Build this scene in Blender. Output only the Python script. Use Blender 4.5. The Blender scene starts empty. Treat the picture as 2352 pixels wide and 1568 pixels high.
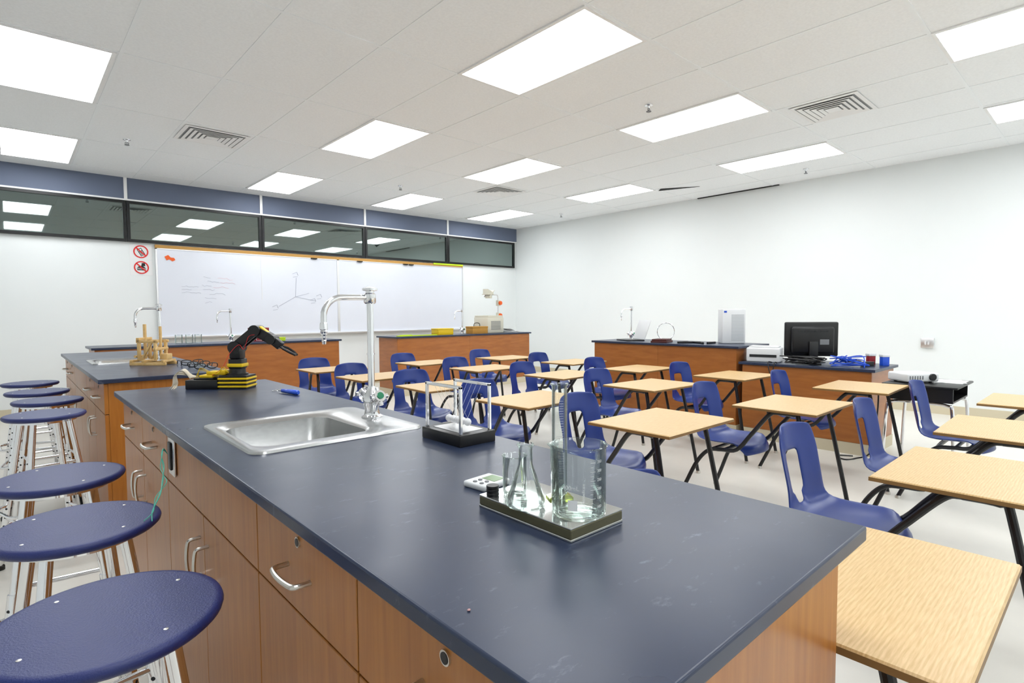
import bpy, bmesh, math, random
from mathutils import Vector, Matrix
random.seed(4)
scene=bpy.context.scene
H=1.22; CE=3.02; YW=8.88; XW=8.16; T=.885; k=1.0806
RYAW=math.radians(-42.18)

# ---------------------------------------------------------------- materials
def lin(c):
    c=c/255.0
    return c/12.92 if c<=.04045 else ((c+.055)/1.055)**2.4
def col(r,g,b): return (lin(r),lin(g),lin(b),1)
def mat(name,c,rough=.5,metal=0,noise=None,bump=0,bscale=60,spec=.5,trans=0,ior=1.45,emit=None,coat=0,stretch=None,namt=.12,alpha=1):
    m=bpy.data.materials.new(name); m.use_nodes=True
    nt=m.node_tree; n=nt.nodes; l=nt.links; p=n["Principled BSDF"]
    p.inputs["Base Color"].default_value=c; p.inputs["Roughness"].default_value=rough; p.inputs["Metallic"].default_value=metal
    p.inputs["Specular IOR Level"].default_value=spec; p.inputs["Transmission Weight"].default_value=trans; p.inputs["IOR"].default_value=ior
    p.inputs["Coat Weight"].default_value=coat; p.inputs["Alpha"].default_value=alpha
    tc=n.new("ShaderNodeTexCoord"); mp=n.new("ShaderNodeMapping"); l.new(tc.outputs["Object"],mp.inputs[0])
    if stretch: mp.inputs["Scale"].default_value=stretch
    nz=n.new("ShaderNodeTexNoise"); nz.inputs["Scale"].default_value=noise or 8; nz.inputs["Detail"].default_value=4
    l.new(mp.outputs[0],nz.inputs["Vector"])
    if noise:
        mx=n.new("ShaderNodeMix"); mx.data_type='RGBA'
        mx.inputs[6].default_value=tuple(max(0,v*(1-namt)) for v in c[:3])+(1,)
        mx.inputs[7].default_value=tuple(min(1,v*(1+namt)) for v in c[:3])+(1,)
        l.new(nz.outputs["Fac"],mx.inputs[0]); l.new(mx.outputs[2],p.inputs["Base Color"])
    if bump:
        n2=n.new("ShaderNodeTexNoise"); n2.inputs["Scale"].default_value=bscale; n2.inputs["Detail"].default_value=3
        l.new(tc.outputs["Object"],n2.inputs["Vector"])
        b=n.new("ShaderNodeBump"); b.inputs["Strength"].default_value=bump; b.inputs["Distance"].default_value=.002
        l.new(n2.outputs["Fac"],b.inputs["Height"]); l.new(b.outputs[0],p.inputs["Normal"])
    if emit:
        p.inputs["Emission Color"].default_value=emit[0]; p.inputs["Emission Strength"].default_value=emit[1]
    return m
def wood(name,c1,c2,scale,stretch,rough=.35,rings=False,coat=0.1):
    m=bpy.data.materials.new(name); m.use_nodes=True
    nt=m.node_tree; n=nt.nodes; l=nt.links; p=n["Principled BSDF"]
    tc=n.new("ShaderNodeTexCoord"); mp=n.new("ShaderNodeMapping"); l.new(tc.outputs["Object"],mp.inputs[0]); mp.inputs["Scale"].default_value=stretch
    nz=n.new("ShaderNodeTexNoise"); nz.inputs["Scale"].default_value=scale; nz.inputs["Detail"].default_value=5; nz.inputs["Distortion"].default_value=.3
    l.new(mp.outputs[0],nz.inputs["Vector"])
    cr=n.new("ShaderNodeValToRGB"); cr.color_ramp.elements[0].position=.25; cr.color_ramp.elements[1].position=.75
    cr.color_ramp.elements[0].color=c1; cr.color_ramp.elements[1].color=c2
    if rings:
        cr.color_ramp.elements[0].position=.30; cr.color_ramp.elements[1].position=.70
        w=n.new("ShaderNodeTexWave"); w.inputs["Scale"].default_value=16; w.inputs["Distortion"].default_value=6; w.inputs["Detail"].default_value=2; w.inputs["Detail Scale"].default_value=.6
        mp2=n.new("ShaderNodeMapping"); mp2.inputs["Scale"].default_value=(.7,2.6,1); l.new(tc.outputs["Object"],mp2.inputs[0]); l.new(mp2.outputs[0],w.inputs["Vector"])
        w.bands_direction='Y'
        ad=n.new("ShaderNodeMath"); ad.operation='MULTIPLY_ADD'; l.new(w.outputs["Fac"],ad.inputs[0]); ad.inputs[1].default_value=.18
        ml=n.new("ShaderNodeMath"); ml.operation='MULTIPLY'; l.new(nz.outputs["Fac"],ml.inputs[0]); ml.inputs[1].default_value=.82
        l.new(ml.outputs[0],ad.inputs[2]); l.new(ad.outputs[0],cr.inputs[0])
    else: l.new(nz.outputs["Fac"],cr.inputs[0])
    l.new(cr.outputs[0],p.inputs["Base Color"]); p.inputs["Roughness"].default_value=rough; p.inputs["Coat Weight"].default_value=coat
    p.inputs["Coat Roughness"].default_value=.25
    return m
def worktop_mat():
    m=mat("black_epoxy",col(42,51,73),.34,noise=9,namt=.15,spec=.42)
    nt=m.node_tree; n=nt.nodes; l=nt.links; p=n["Principled BSDF"]; tc=[x for x in n if x.type=='TEX_COORD'][0]
    base=p.inputs["Base Color"].links[0].from_socket
    mp=n.new("ShaderNodeMapping"); mp.inputs["Scale"].default_value=(9,22,9); mp.inputs["Rotation"].default_value=(0,0,.7); l.new(tc.outputs["Object"],mp.inputs[0])
    a=n.new("ShaderNodeTexNoise"); a.inputs["Scale"].default_value=2.2; a.inputs["Detail"].default_value=8; a.inputs["Roughness"].default_value=.7; l.new(mp.outputs[0],a.inputs["Vector"])
    r=n.new("ShaderNodeMapRange"); r.inputs[1].default_value=.60; r.inputs[2].default_value=.78; r.inputs[3].default_value=0; r.inputs[4].default_value=.3; l.new(a.outputs["Fac"],r.inputs[0])
    mx=n.new("ShaderNodeMix"); mx.data_type='RGBA'; l.new(r.outputs[0],mx.inputs[0]); l.new(base,mx.inputs[6]); mx.inputs[7].default_value=col(150,162,185)
    l.new(mx.outputs[2],p.inputs["Base Color"])
    b=n.new("ShaderNodeTexNoise"); b.inputs["Scale"].default_value=5; b.inputs["Detail"].default_value=4; l.new(tc.outputs["Object"],b.inputs["Vector"])
    r2=n.new("ShaderNodeMapRange"); r2.inputs[3].default_value=.24; r2.inputs[4].default_value=.36; l.new(b.outputs["Fac"],r2.inputs[0]); l.new(r2.outputs[0],p.inputs["Roughness"])
    return m
def thin_glass(name,c=(.98,.99,.985,1)):
    m=bpy.data.materials.new(name); m.use_nodes=True; nt=m.node_tree; n=nt.nodes; l=nt.links; n.clear()
    o=n.new("ShaderNodeOutputMaterial"); mx=n.new("ShaderNodeMixShader"); t=n.new("ShaderNodeBsdfTransparent"); g=n.new("ShaderNodeBsdfGlossy"); lw=n.new("ShaderNodeLayerWeight")
    t.inputs[0].default_value=c; g.inputs["Roughness"].default_value=.02; g.inputs[0].default_value=(.95,1,.98,1); lw.inputs["Blend"].default_value=.25
    mr=n.new("ShaderNodeMapRange"); mr.inputs[3].default_value=.02; mr.inputs[4].default_value=.8
    l.new(lw.outputs["Fresnel"],mr.inputs[0]); l.new(mr.outputs[0],mx.inputs[0]); l.new(t.outputs[0],mx.inputs[1]); l.new(g.outputs[0],mx.inputs[2]); l.new(mx.outputs[0],o.inputs[0])
    return m
WALL=mat("wall_paint",col(233,237,237),.6,noise=3,namt=.015,bump=.05,bscale=150)
FLOOR=mat("floor_vinyl",col(221,218,210),.28,noise=5,namt=.06,spec=.4)
CEIL=mat("ceiling_tile",col(244,246,248),.85,noise=60,namt=.07,bump=.4,bscale=110)
GRID=mat("grid_white",col(243,246,248),.5)
BAND=mat("slate_paint",col(102,112,134),.6,noise=4,namt=.05)
BASEB=mat("beige_rubber",col(206,196,170),.6)
BLACK=mat("black_frame",col(14,15,17),.35)
PANE=mat("dark_glass",(.25,.30,.29,1),.02,1)
PANEL=mat("light_panel",(1,1,1,1),.5,emit=((.95,.98,1,1),10.2))
LFRAME=mat("light_frame",col(240,240,240),.4)
TOPM=worktop_mat()
WOODV=wood("cherry_laminate",col(160,96,36),col(182,118,50),10,(7,7,.5),.33)
WOODH=wood("cherry_laminate_wide",col(148,86,34),col(170,104,46),5,(1,1,6),.33)
OAK=wood("oak_laminate",col(196,160,104),col(220,188,136),16,(1.5,22,1),.36,rings=True)
OAKE=mat("oak_edge",col(130,98,56),.5,noise=40)
BLUE=mat("blue_plastic",col(24,50,124),.3,noise=20,namt=.06)
STB=mat("navy_plastic",col(34,44,100),.42,bump=.3,bscale=380,noise=20,namt=.08)
CHROME=mat("chrome",(.85,.85,.87,1),.1,1)
STEEL=mat("brushed_steel",(.50,.50,.50,1),.26,1,noise=60,namt=.15,stretch=(1,12,1))
NICK=mat("satin_nickel",(.68,.66,.62,1),.28,1)
BTUBE=mat("black_enamel",col(20,20,23),.3)
GLASS=thin_glass("clear_glass")
WPRINT=mat("white_print",col(240,242,242),.5)
STRING=mat("nylon_string",col(215,220,225),.5)
WPLAS=mat("white_plastic",col(218,220,222),.4)
CREAM=mat("cream_plastic",col(210,206,190),.45)
GREYP=mat("grey_plastic",col(120,122,126),.5)
LGREY=mat("light_grey_plastic",col(178,182,186),.5)
BPLAS=mat("black_plastic",col(18,18,20),.35)
YEL=mat("yellow_plastic",col(226,190,20),.4)
NEON=mat("neon_yellow",col(195,225,30),.5)
ORNG=mat("orange_plastic",col(240,100,35),.5)
RED=mat("red_card",col(140,25,35),.5)
CARD=mat("brown_cardboard",col(180,132,56),.7,noise=20)
PINE=wood("pine",col(206,166,100),col(224,190,132),12,(3,3,3),.5)
WHITEB=mat("whiteboard_surface",col(224,228,238),.14,noise=2.5,namt=.03,spec=.6)
TAN=mat("cork_strip",col(190,144,74),.6,noise=60)
ALU=mat("aluminium",(.75,.75,.76,1),.35,1)
INK=mat("marker_ink",col(150,155,172),.6)
INKP=mat("red_marker_ink",col(226,170,180),.6)
INKR=mat("red_ink",col(222,40,40),.6)
PAPER=mat("paper",col(238,238,238),.7)
TEAL=mat("teal_wire",col(70,175,155),.4)
BCAB=mat("blue_cable",col(30,80,200),.4)
SBLUE=mat("blue_translucent",col(40,90,215),.2,coat=.5)
GREEN=mat("green_button",col(0,120,80),.3)
LCD=mat("lcd",col(110,140,95),.3)
DARK=mat("dark_void",col(40,41,43),.9)
DUCT=mat("duct_grey",col(165,167,169),.8)
BALL=mat("pearl_ball",col(225,225,228),.12,coat=.6)
LYEL=mat("yellow_green_base",col(225,240,130),.1,trans=.85)
PLATE=mat("mirror_tile",(.60,.61,.60,1),.05,.9)
PLED=mat("tile_edge",col(110,106,82),.12,.4)

# ---------------------------------------------------------------- mesh builder
class M:
    def __init__(s): s.bm=bmesh.new()
    def box(s,x0,x1,y0,y1,z0,z1,bev=0,seg=2):
        mt=Matrix.Translation(((x0+x1)/2,(y0+y1)/2,(z0+z1)/2))@Matrix.Diagonal((abs(x1-x0),abs(y1-y0),abs(z1-z0),1))
        tmp=bmesh.new(); bmesh.ops.create_cube(tmp,size=1,matrix=mt)
        if bev: bmesh.ops.bevel(tmp,geom=tmp.edges[:],offset=bev,segments=seg,affect='EDGES',profile=.5)
        return s.merge(tmp)
    def merge(s,tmp):
        mp={v:s.bm.verts.new(v.co) for v in tmp.verts}
        for f in tmp.faces:
            try:s.bm.faces.new([mp[v] for v in f.verts])
            except ValueError: pass
        tmp.free(); return list(mp.values())
    def loft(s,rings,closed=False,caps=True):
        R=[[s.bm.verts.new(p) for p in r] for r in rings]; n=len(R[0])
        rng=range(len(R)) if closed else range(len(R)-1)
        for i in rng:
            a=R[i];b=R[(i+1)%len(R)]
            for j in range(n):
                s.bm.faces.new([a[j],a[(j+1)%n],b[(j+1)%n],b[j]])
        if caps and not closed:
            s.bm.faces.new(R[0][::-1]); s.bm.faces.new(R[-1])
        return [v for r in R for v in r]
    def tube(s,pts,r,seg=10,closed=False,rr=None):
        pts=[Vector(p) for p in pts]; n=len(pts); rings=[]; u=None
        for i,p in enumerate(pts):
            if closed: t=pts[(i+1)%n]-pts[i-1]
            else: t=(pts[min(i+1,n-1)]-pts[max(i-1,0)])
            t.normalize()
            if u is None:
                u=t.orthogonal().normalized()
            else:
                u=(u-t*u.dot(t)).normalized()
            w=t.cross(u); q=rr[i] if rr else r
            rings.append([p+(u*math.cos(a)+w*math.sin(a))*q for a in [2*math.pi*j/seg for j in range(seg)]])
        return s.loft(rings,closed)
    def cyl(s,a,b,r,r2=None,seg=20): return s.tube([a,b],r,seg,rr=[r,r if r2 is None else r2])
    def lathe(s,prof,c=(0,0,0),seg=32):
        rings=[[Vector((c[0]+max(r,1e-5)*math.cos(2*math.pi*j/seg),c[1]+max(r,1e-5)*math.sin(2*math.pi*j/seg),c[2]+z)) for j in range(seg)] for r,z in prof]
        return s.loft(rings)
    def sphere(s,c,r,seg=16,sc=(1,1,1)):
        tmp=bmesh.new(); bmesh.ops.create_uvsphere(tmp,u_segments=seg,v_segments=seg//2+2,radius=r,matrix=Matrix.Translation(c)@Matrix.Diagonal((*sc,1)))
        return s.merge(tmp)
    def ring(s,c,R,r,axis='Z',seg=40,ts=10):
        pts=[]
        for i in range(seg):
            a=2*math.pi*i/seg; x,y=R*math.cos(a),R*math.sin(a)
            pts.append({'Z':(c[0]+x,c[1]+y,c[2]),'Y':(c[0]+x,c[1],c[2]+y),'X':(c[0],c[1]+x,c[2]+y)}[axis])
        return s.tube(pts,r,ts,closed=True)
    def poly(s,pts):
        vs=[s.bm.verts.new(p) for p in pts]; s.bm.faces.new(vs); return vs
    def prism(s,pts,d):
        a=[Vector(p) for p in pts]; d=Vector(d); return s.loft([a,[p+d for p in a]])
    def xf(s,vs,m):
        for v in vs: v.co=m@v.co
        return vs
    def rot(s,vs,ang,axis,c): 
        c=Vector(c); return s.xf(vs,Matrix.Translation(c)@Matrix.Rotation(ang,4,axis)@Matrix.Translation(-c))
    def text(s,body,size,fn):
        cu=bpy.data.curves.new("t","FONT"); cu.body=body; cu.size=size; cu.align_x='CENTER'; cu.align_y='CENTER'
        ob=bpy.data.objects.new("t",cu); bpy.context.collection.objects.link(ob)
        dg=bpy.context.evaluated_depsgraph_get(); me=bpy.data.meshes.new_from_object(ob.evaluated_get(dg))
        vs=[s.bm.verts.new(fn(v.co.x,v.co.y)) for v in me.vertices]
        for p in me.polygons:
            try:s.bm.faces.new([vs[i] for i in p.vertices])
            except ValueError: pass
        bpy.data.objects.remove(ob); bpy.data.curves.remove(cu); bpy.data.meshes.remove(me)
    def obj(s,name,mt,parent=None,loc=None,smooth=True,ang=35,label=None,mods=(),rotz=0,recalc=True):
        if recalc: bmesh.ops.recalc_face_normals(s.bm,faces=s.bm.faces[:])
        me=bpy.data.meshes.new(name); s.bm.to_mesh(me); s.bm.free()
        for m in (mt if isinstance(mt,(list,tuple)) else [mt]): me.materials.append(m)
        if smooth:
            me.shade_smooth(); me.set_sharp_from_angle(angle=math.radians(ang))
        o=bpy.data.objects.new(name,me); bpy.context.collection.objects.link(o)
        if loc: o.location=loc
        if rotz: o.rotation_euler[2]=rotz
        if parent: o.parent=parent
        if label: o["label"]=label
        for md in mods: md(o)
        return o
def tag(o,label,cat,group=None):
    o["label"]=label; o["category"]=cat
    if group:o["group"]=group
    return o
def thing(name,label,cat,loc=(0,0,0),rotz=0,group=None):
    e=bpy.data.objects.new(name,None); e.empty_display_size=.05; bpy.context.collection.objects.link(e)
    e.location=loc; e.rotation_euler[2]=rotz; return tag(e,label,cat,group)
def clone(o,loc=None,rotz=None,parent=None):
    c=o.copy(); bpy.context.collection.objects.link(c)
    if parent: c.parent=parent
    if loc is not None: c.location=loc
    if rotz is not None: c.rotation_euler[2]=rotz
    for ch in o.children:
        clone(ch,parent=c)
    return c
def smoothpath(P,n=6):
    P=[Vector(p) for p in P]; o=[]
    for i in range(len(P)-1):
        p0=P[max(i-1,0)];p1=P[i];p2=P[i+1];p3=P[min(i+2,len(P)-1)]
        for j in range(n):
            t=j/n
            o.append(.5*((2*p1)+(p2-p0)*t+(2*p0-5*p1+4*p2-p3)*t*t+(3*p1-p0-3*p2+p3)*t**3))
    o.append(P[-1]); return o
def struct(o): o["kind"]="structure"; return o
def solid(t,off=-1):
    def f(o):
        m=o.modifiers.new("s","SOLIDIFY"); m.thickness=t; m.offset=off
    return f
def sub(n):
    def f(o):
        m=o.modifiers.new("u","SUBSURF"); m.levels=n; m.render_levels=n
    return f

# ---------------------------------------------------------------- room
XL=-2.6; YN=-3.0
def bx(name,mt,*a,bev=0,parent=None):
    m=M(); m.box(*a,bev=bev); return m.obj(name,mt,parent,smooth=False)
struct(bx("floor",FLOOR,XL-.1,XW+.1,YN-.1,YW+.1,-.1,0))
struct(bx("ceiling",CEIL,XL-.1,XW+.1,YN-.1,YW+.1,CE,CE+.1))
struct(bx("wall_back",WALL,XL-.1,XW+.1,YW,YW+.12,0,CE))
struct(bx("wall_right",WALL,XW,XW+.12,YN,YW,0,CE))
struct(bx("wall_left",WALL,XL-.12,XL,YN,YW,0,CE))
struct(bx("wall_front",WALL,XL-.1,XW+.1,YN-.12,YN,0,CE))
struct(bx("baseboard_back",BASEB,XL,XW,YW-.008,YW,0,.11))
struct(bx("baseboard_right",BASEB,XW-.008,XW,YN,YW-.008,0,.11))
gx=[.645*i for i in range(-4,13)]; gy=[2.175+1.257*i for i in range(-4,6)]
m=M()
for x in gx: m.box(x-.012,x+.012,YN,YW-.05,CE-.003,CE)
for y in gy: m.box(XL,XW,y-.012,y+.012,CE-.0035,CE)
struct(m.obj("trim_1",GRID,smooth=False))
struct(bx("trim_2",BAND,XL,XW,YW-.035,YW,2.745,CE))
struct(bx("trim_3",LFRAME,XL,XW,YW-.045,YW-.002,2.725,2.745))
MUL=[-2.24,-.52,1.20,2.90,4.61,6.35,8.10]
for i,x in enumerate(MUL[1:-1]):
    struct(bx("trim_%d"%(i+4),LFRAME,x-.018,x+.018,YW-.05,YW-.035,2.745,CE))
for i in range(6):
    x0,x1=MUL[i]+.004,MUL[i+1]-.004; z0,z1=2.19,2.724
    m=M(); t=.035; y0,y1=YW-.045,YW
    m.box(x0,x1,y0,y1,z0,z0+t); m.box(x0,x1,y0,y1,z1-t,z1); m.box(x0,x0+t,y0,y1,z0+t,z1-t); m.box(x1-t,x1,y0,y1,z0+t,z1-t)
    w=struct(m.obj("window_%d"%(i+1),BLACK,smooth=False))
    m=M(); m.box(x0+t,x1-t,YW-.02,YW-.012,z0+t,z1-t); struct(m.obj("glass_pane",PANE,w,smooth=False))
struct(bx("trim_9",DARK,XW-.03,XW-.0,3.35,4.6,CE-.012,CE-.001))  # no trim: dark strip painted in for the shaded gap between ceiling and wall

# ---------------------------------------------------------------- ceiling fixtures
def light(cx,y0,first=[None]):
    cy=y0+.6285
    if first[0] is None:
        e=thing("ceiling_light","recessed rectangular fluorescent ceiling light with frosted panel","ceiling light",(cx,cy,CE),group="recessed ceiling lights")
        m=M(); 
        for a in [(-.318,.318,-.62,-.598),(-.318,.318,.598,.62),(-.318,-.292,-.598,.598),(.292,.318,-.598,.598)]: m.box(*a,-.010,-.0005)
        m.obj("frame",LFRAME,e,smooth=False)
        m=M(); m.box(-.292,.292,-.598,.598,-.007,-.0015); m.obj("diffuser",PANEL,e,smooth=False)
        first[0]=e
    else: clone(first[0],(cx,cy,CE))
for i in [0,4,7,10]:
    for y in [-2.853,-.339,2.175,4.689,7.203]:  # grid continues out of view; unseen panels are added for illumination
        light(.645*(i+.5)+(.03 if i==10 else -.02),y)
def vent(x,y):
    e=thing("air_vent","white square louvred ceiling air diffuser","air vent",(x,y,CE),group="ceiling air vents")
    m=M(); m.box(-.27,.27,-.26,.26,-.004,-.001); m.obj("duct_opening",DUCT,e,smooth=False)
    m=M()
    def fr(a,b,z0,z1):
        O=[m.bm.verts.new(p) for p in [(-a,-a*.93,z0),(a,-a*.93,z0),(a,a*.93,z0),(-a,a*.93,z0)]]; I=[m.bm.verts.new(p) for p in [(-b,-b*.93,z1),(b,-b*.93,z1),(b,b*.93,z1),(-b,b*.93,z1)]]
        for q in range(4): m.bm.faces.new([O[q],O[(q+1)%4],I[(q+1)%4],I[q]])
    fr(.29,.255,-.006,-.008)
    for a in (.238,.192,.146,.100): fr(a,a-.032,-.016,-.010)
    m.box(-.056,.056,-.052,.052,-.016,-.013)
    m.obj("louvres",LFRAME,e,smooth=False,mods=[solid(.002,0)])
for p in [(1.60,6.28),(5.49,1.80),(5.45,6.27)]: vent(*p)
def sprinkler(x,y):
    e=thing("fire_sprinkler","small chrome pendant fire sprinkler head","sprinkler",(x,y,CE),group="ceiling sprinklers")
    m=M(); m.lathe([(0,0),(.035,-.001),(.034,-.006),(.012,-.012),(.008,-.03),(0,-.03)],seg=20); m.obj("escutcheon",CHROME,e)
    m=M(); m.tube(smoothpath([(-.006,0,-.028),(-.016,0,-.04),(-.005,0,-.055)]),.003,6); m.tube(smoothpath([(.006,0,-.028),(.016,0,-.04),(.005,0,-.055)]),.003,6)
    m.lathe([(0,-.054),(.022,-.055),(.022,-.059),(0,-.059)],seg=16); m.cyl((0,0,-.03),(0,0,-.055),.003,seg=6); m.obj("deflector",GREYP,e)
for p in [(.97,6.93),(4.19,2.84),(4.16,6.91),(7.52,6.95),(7.53,2.77)]: sprinkler(*p)
m=M(); m.prism([(7.10,4.60,CE-.006),(7.2,4.70,CE-.006),(7.40,4.15,CE-.006)],(0,0,.004)); 
tag(m.obj("ceiling_gap",DARK,smooth=False),"dark gap where a ceiling tile has slipped out","ceiling gap")

# ---------------------------------------------------------------- whiteboard
e=thing("whiteboard","long white dry-erase board with faint marker sketches and cork rail","whiteboard",(4.11,YW,0))
m=M(); m.box(-2.58,-.02,-.03,-.001,.93,2.13); m.box(.02,2.58,-.03,-.001,.93,2.13); m.obj("writing_surface",WHITEB,e,smooth=False)
m=M(); m.box(-2.6,2.6,-.034,-.001,2.13,2.175); m.obj("cork_rail",TAN,e,smooth=False)
m=M(); m.box(-2.6,-2.58,-.036,-.001,.93,2.13); m.box(2.58,2.6,-.036,-.001,.93,2.13); m.box(-.02,.02,-.036,-.001,.93,2.13); m.box(-2.6,2.6,-.036,-.001,2.118,2.13); m.box(-1.23,-1.222,-.033,-.03,1.45,2.1); m.obj("metal_trim",ALU,e,smooth=False)
m=M(); m.box(-2.6,2.6,-.10,-.001,.905,.93,bev=.005); m.obj("marker_tray",ALU,e,smooth=False)
m=M()
def wl(P,r=.003): m.tube([(x,-.031,z) for x,z in P],r,4)
ox,oz=-.72,1.50
wl([(ox,oz),(ox+.02,oz+.30)]); wl([(ox,oz),(ox-.26,oz-.15)]); wl([(ox,oz),(ox+.32,oz-.06)]); wl([(ox,oz),(ox+.22,oz+.06)])
for a in [(ox,oz+.36),(ox+.38,oz+.02),(ox-.32,oz-.16),(ox+.28,oz-.05)]:
    wl([(a[0]-.04,a[1]),(a[0]+.03,a[1]+.03),(a[0]+.05,a[1]-.02)]);wl([(a[0]-.03,a[1]-.05),(a[0]+.04,a[1]-.04)])
m.obj("axes_drawing",INK,e,smooth=False)
m=M()
for r_ in range(7):
    x=-1.98+random.uniform(-.08,.08); z=1.76-.06*r_
    wl([(x+i*.03,z+random.uniform(-.012,.012)) for i in range(random.randint(4,8))],.002)
for r_ in range(3):
    x=-2.30; z=1.62-.04*r_
    wl([(x+i*.03,z+random.uniform(-.01,.01)) for i in range(random.randint(3,9))],.0018)
m.obj("marker_notes",INK,e,smooth=False)
m=M()
for r_ in range(3):
    x=-1.86+random.uniform(-.06,.06); z=1.74-.06*r_
    m.tube([(x+i*.04,-.031,z+random.uniform(-.015,.015)) for i in range(6)],.0018,4)
m.obj("red_marker_drawing",INKP,e,smooth=False)
m=M(); m.box(1.9,2.6,-.045,-.0345,2.155,2.185,bev=.003); m.obj("neon_strip",NEON,e,smooth=False)
m=M(); m.prism([(-.065,-.004,.02),(-.04,-.004,-.03),(-.01,-.004,-.015),(.03,-.004,-.04),(.065,-.004,-.02),(.05,-.004,.01),(.01,-.004,.012),(-.02,-.004,.045)],(0,.003,0))
tag(m.obj("magnet_cutout",ORNG,loc=(1.68,YW-.031,2.0),smooth=False),"small orange paper cut-out stuck on the whiteboard","decoration")
for x in [3.70,4.5,5.4,5.52]:
    m=M(); m.box(-.05,.05,-.02,0,-.008,.010,bev=.003); m.box(-.03,.03,-.024,-.018,-.014,-.006,bev=.002)
    tag(m.obj("board_clip",BPLAS,loc=(x,YW-.036,2.12),smooth=False),"small dark clip on the whiteboard rail","clip","clips on the whiteboard rail")

def sign(z,kind):
    e=thing("prohibition_sign","white paper sign, red crossed circle over a "+("mobile phone" if kind else "burger and drink"),"sign",(1.35,YW,z),group="prohibition signs")
    m=M(); m.box(-.125,.125,-.003,0,-.1,.1); m.obj("sheet",PAPER,e,smooth=False)
    m=M()
    if kind:
        v=m.box(-.028,.028,-.0045,-.003,-.055,.045); v+=m.box(-.022,-.012,-.0045,-.003,.045,.068)
        m.rot(v,-.5,'Y',(0,0,0)); m.obj("phone_symbol",BPLAS,e,smooth=False)
        m=M(); v=m.box(-.02,.02,-.0055,-.0045,.012,.037)
        for i in range(3):
            for j in range(4): v+=m.box(-.02+.015*i,-.01+.015*i,-.0055,-.0045,-.048+.014*j,-.040+.014*j)
        m.rot(v,-.5,'Y',(0,0,0)); m.obj("phone_keys",PAPER,e,smooth=False)
    else:
        m.prism([(-.05+.1*i/8,-.0045,-.005+.03*math.sin(math.pi*i/8)) for i in range(9)],(0,.0015,0))
        m.box(-.052,.052,-.0045,-.003,-.018,-.010); m.box(-.048,.048,-.0045,-.003,-.038,-.024)
        m.prism([(.0,-.0046,.02),(.045,-.0046,.02),(.04,-.0046,.06),(.005,-.0046,.06)],(0,.0015,0)); m.tube([(.025,-.0046,.06),(.035,-.0046,.08)],.002,4)
        m.obj("food_symbol",BPLAS,e,smooth=False)
    m=M()
    n=40
    O=[m.bm.verts.new((.085*math.cos(2*math.pi*i/n),-.007,.085*math.sin(2*math.pi*i/n))) for i in range(n)]
    I=[m.bm.verts.new((.070*math.cos(2*math.pi*i/n),-.007,.070*math.sin(2*math.pi*i/n))) for i in range(n)]
    for i in range(n): m.bm.faces.new([O[i],O[(i+1)%n],I[(i+1)%n],I[i]])
    v=m.box(-.075,.075,-.0075,-.0065,-.008,.008); m.rot(v,.78,'Y',(0,0,0))
    m.obj("prohibition_ring",INKR,e,smooth=False)
sign(2.07,1); sign(1.86,0)

e=thing("wall_junction_box","small grey wall-mounted junction box with switches","wall box",(XW,1.58,.84))
m=M(); m.box(-.03,0,-.065,.065,-.06,.06,bev=.005); m.obj("box",ALU,e)
m=M(); m.box(-.034,-.03,-.02,-.005,-.02,.02); m.obj("switch",WPLAS,e,smooth=False)
m=M(); m.box(-.034,-.03,.01,.025,-.02,.02); m.obj("switch",WPLAS,e,smooth=False)

# ---------------------------------------------------------------- lab islands
def worktop(x0,x1,y0,y1,ztop,hole=None,th=.024,label="black resin lab worktop covering the island cabinets",bev=.0035):
    m=M()
    if hole: xs=[x0,hole[0],hole[1],x1]; ys=[y0,hole[2],hole[3],y1]
    else: xs=[x0,x1]; ys=[y0,y1]
    V={}
    for z in (0,1):
        for i,x in enumerate(xs):
            for j,y in enumerate(ys): V[i,j,z]=m.bm.verts.new((x,y,ztop-th*(1-z)))
    nx,ny=len(xs)-1,len(ys)-1
    for i in range(nx):
        for j in range(ny):
            if hole and i==1 and j==1:
                continue
            m.bm.faces.new([V[i,j,1],V[i+1,j,1],V[i+1,j+1,1],V[i,j+1,1]]); m.bm.faces.new([V[i,j,0],V[i,j+1,0],V[i+1,j+1,0],V[i+1,j,0]])
    def side(a,b): m.bm.faces.new([V[a+(0,)],V[b+(0,)],V[b+(1,)],V[a+(1,)]])
    for i in range(nx): side((i,0),(i+1,0)); side((i+1,ny),(i,ny))
    for j in range(ny): side((nx,j),(nx,j+1)); side((0,j+1),(0,j))
    if hole: side((2,1),(1,1)); side((1,1),(1,2)); side((1,2),(2,2)); side((2,2),(2,1))
    def bv(o):
        b=o.modifiers.new("b","BEVEL"); b.width=bev; b.segments=3; b.limit_method='ANGLE'; b.angle_limit=math.radians(50)
    return tag(m.obj("worktop",TOPM,mods=[bv]),label,"worktop")
def handle(parent,x,y,z,vert,L=.10):
    m=M(); r=.0048; d=.032
    if vert: P=[(x,y,z-L/2),(x-d*.8,y,z-L/2+.002),(x-d,y,z-L/2+.014),(x-d-.003,y,z),(x-d,y,z+L/2-.014),(x-d*.8,y,z+L/2-.002),(x,y,z+L/2)]
    else: P=[(x,y-L/2,z),(x-d*.8,y-L/2+.002,z),(x-d,y-L/2+.014,z),(x-d-.003,y,z),(x-d,y+L/2-.014,z),(x-d*.8,y+L/2-.002,z),(x,y+L/2,z)]
    m.tube(smoothpath(P,4),r,10); m.obj("handle",NICK,parent,label="satin nickel bow handle")
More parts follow.
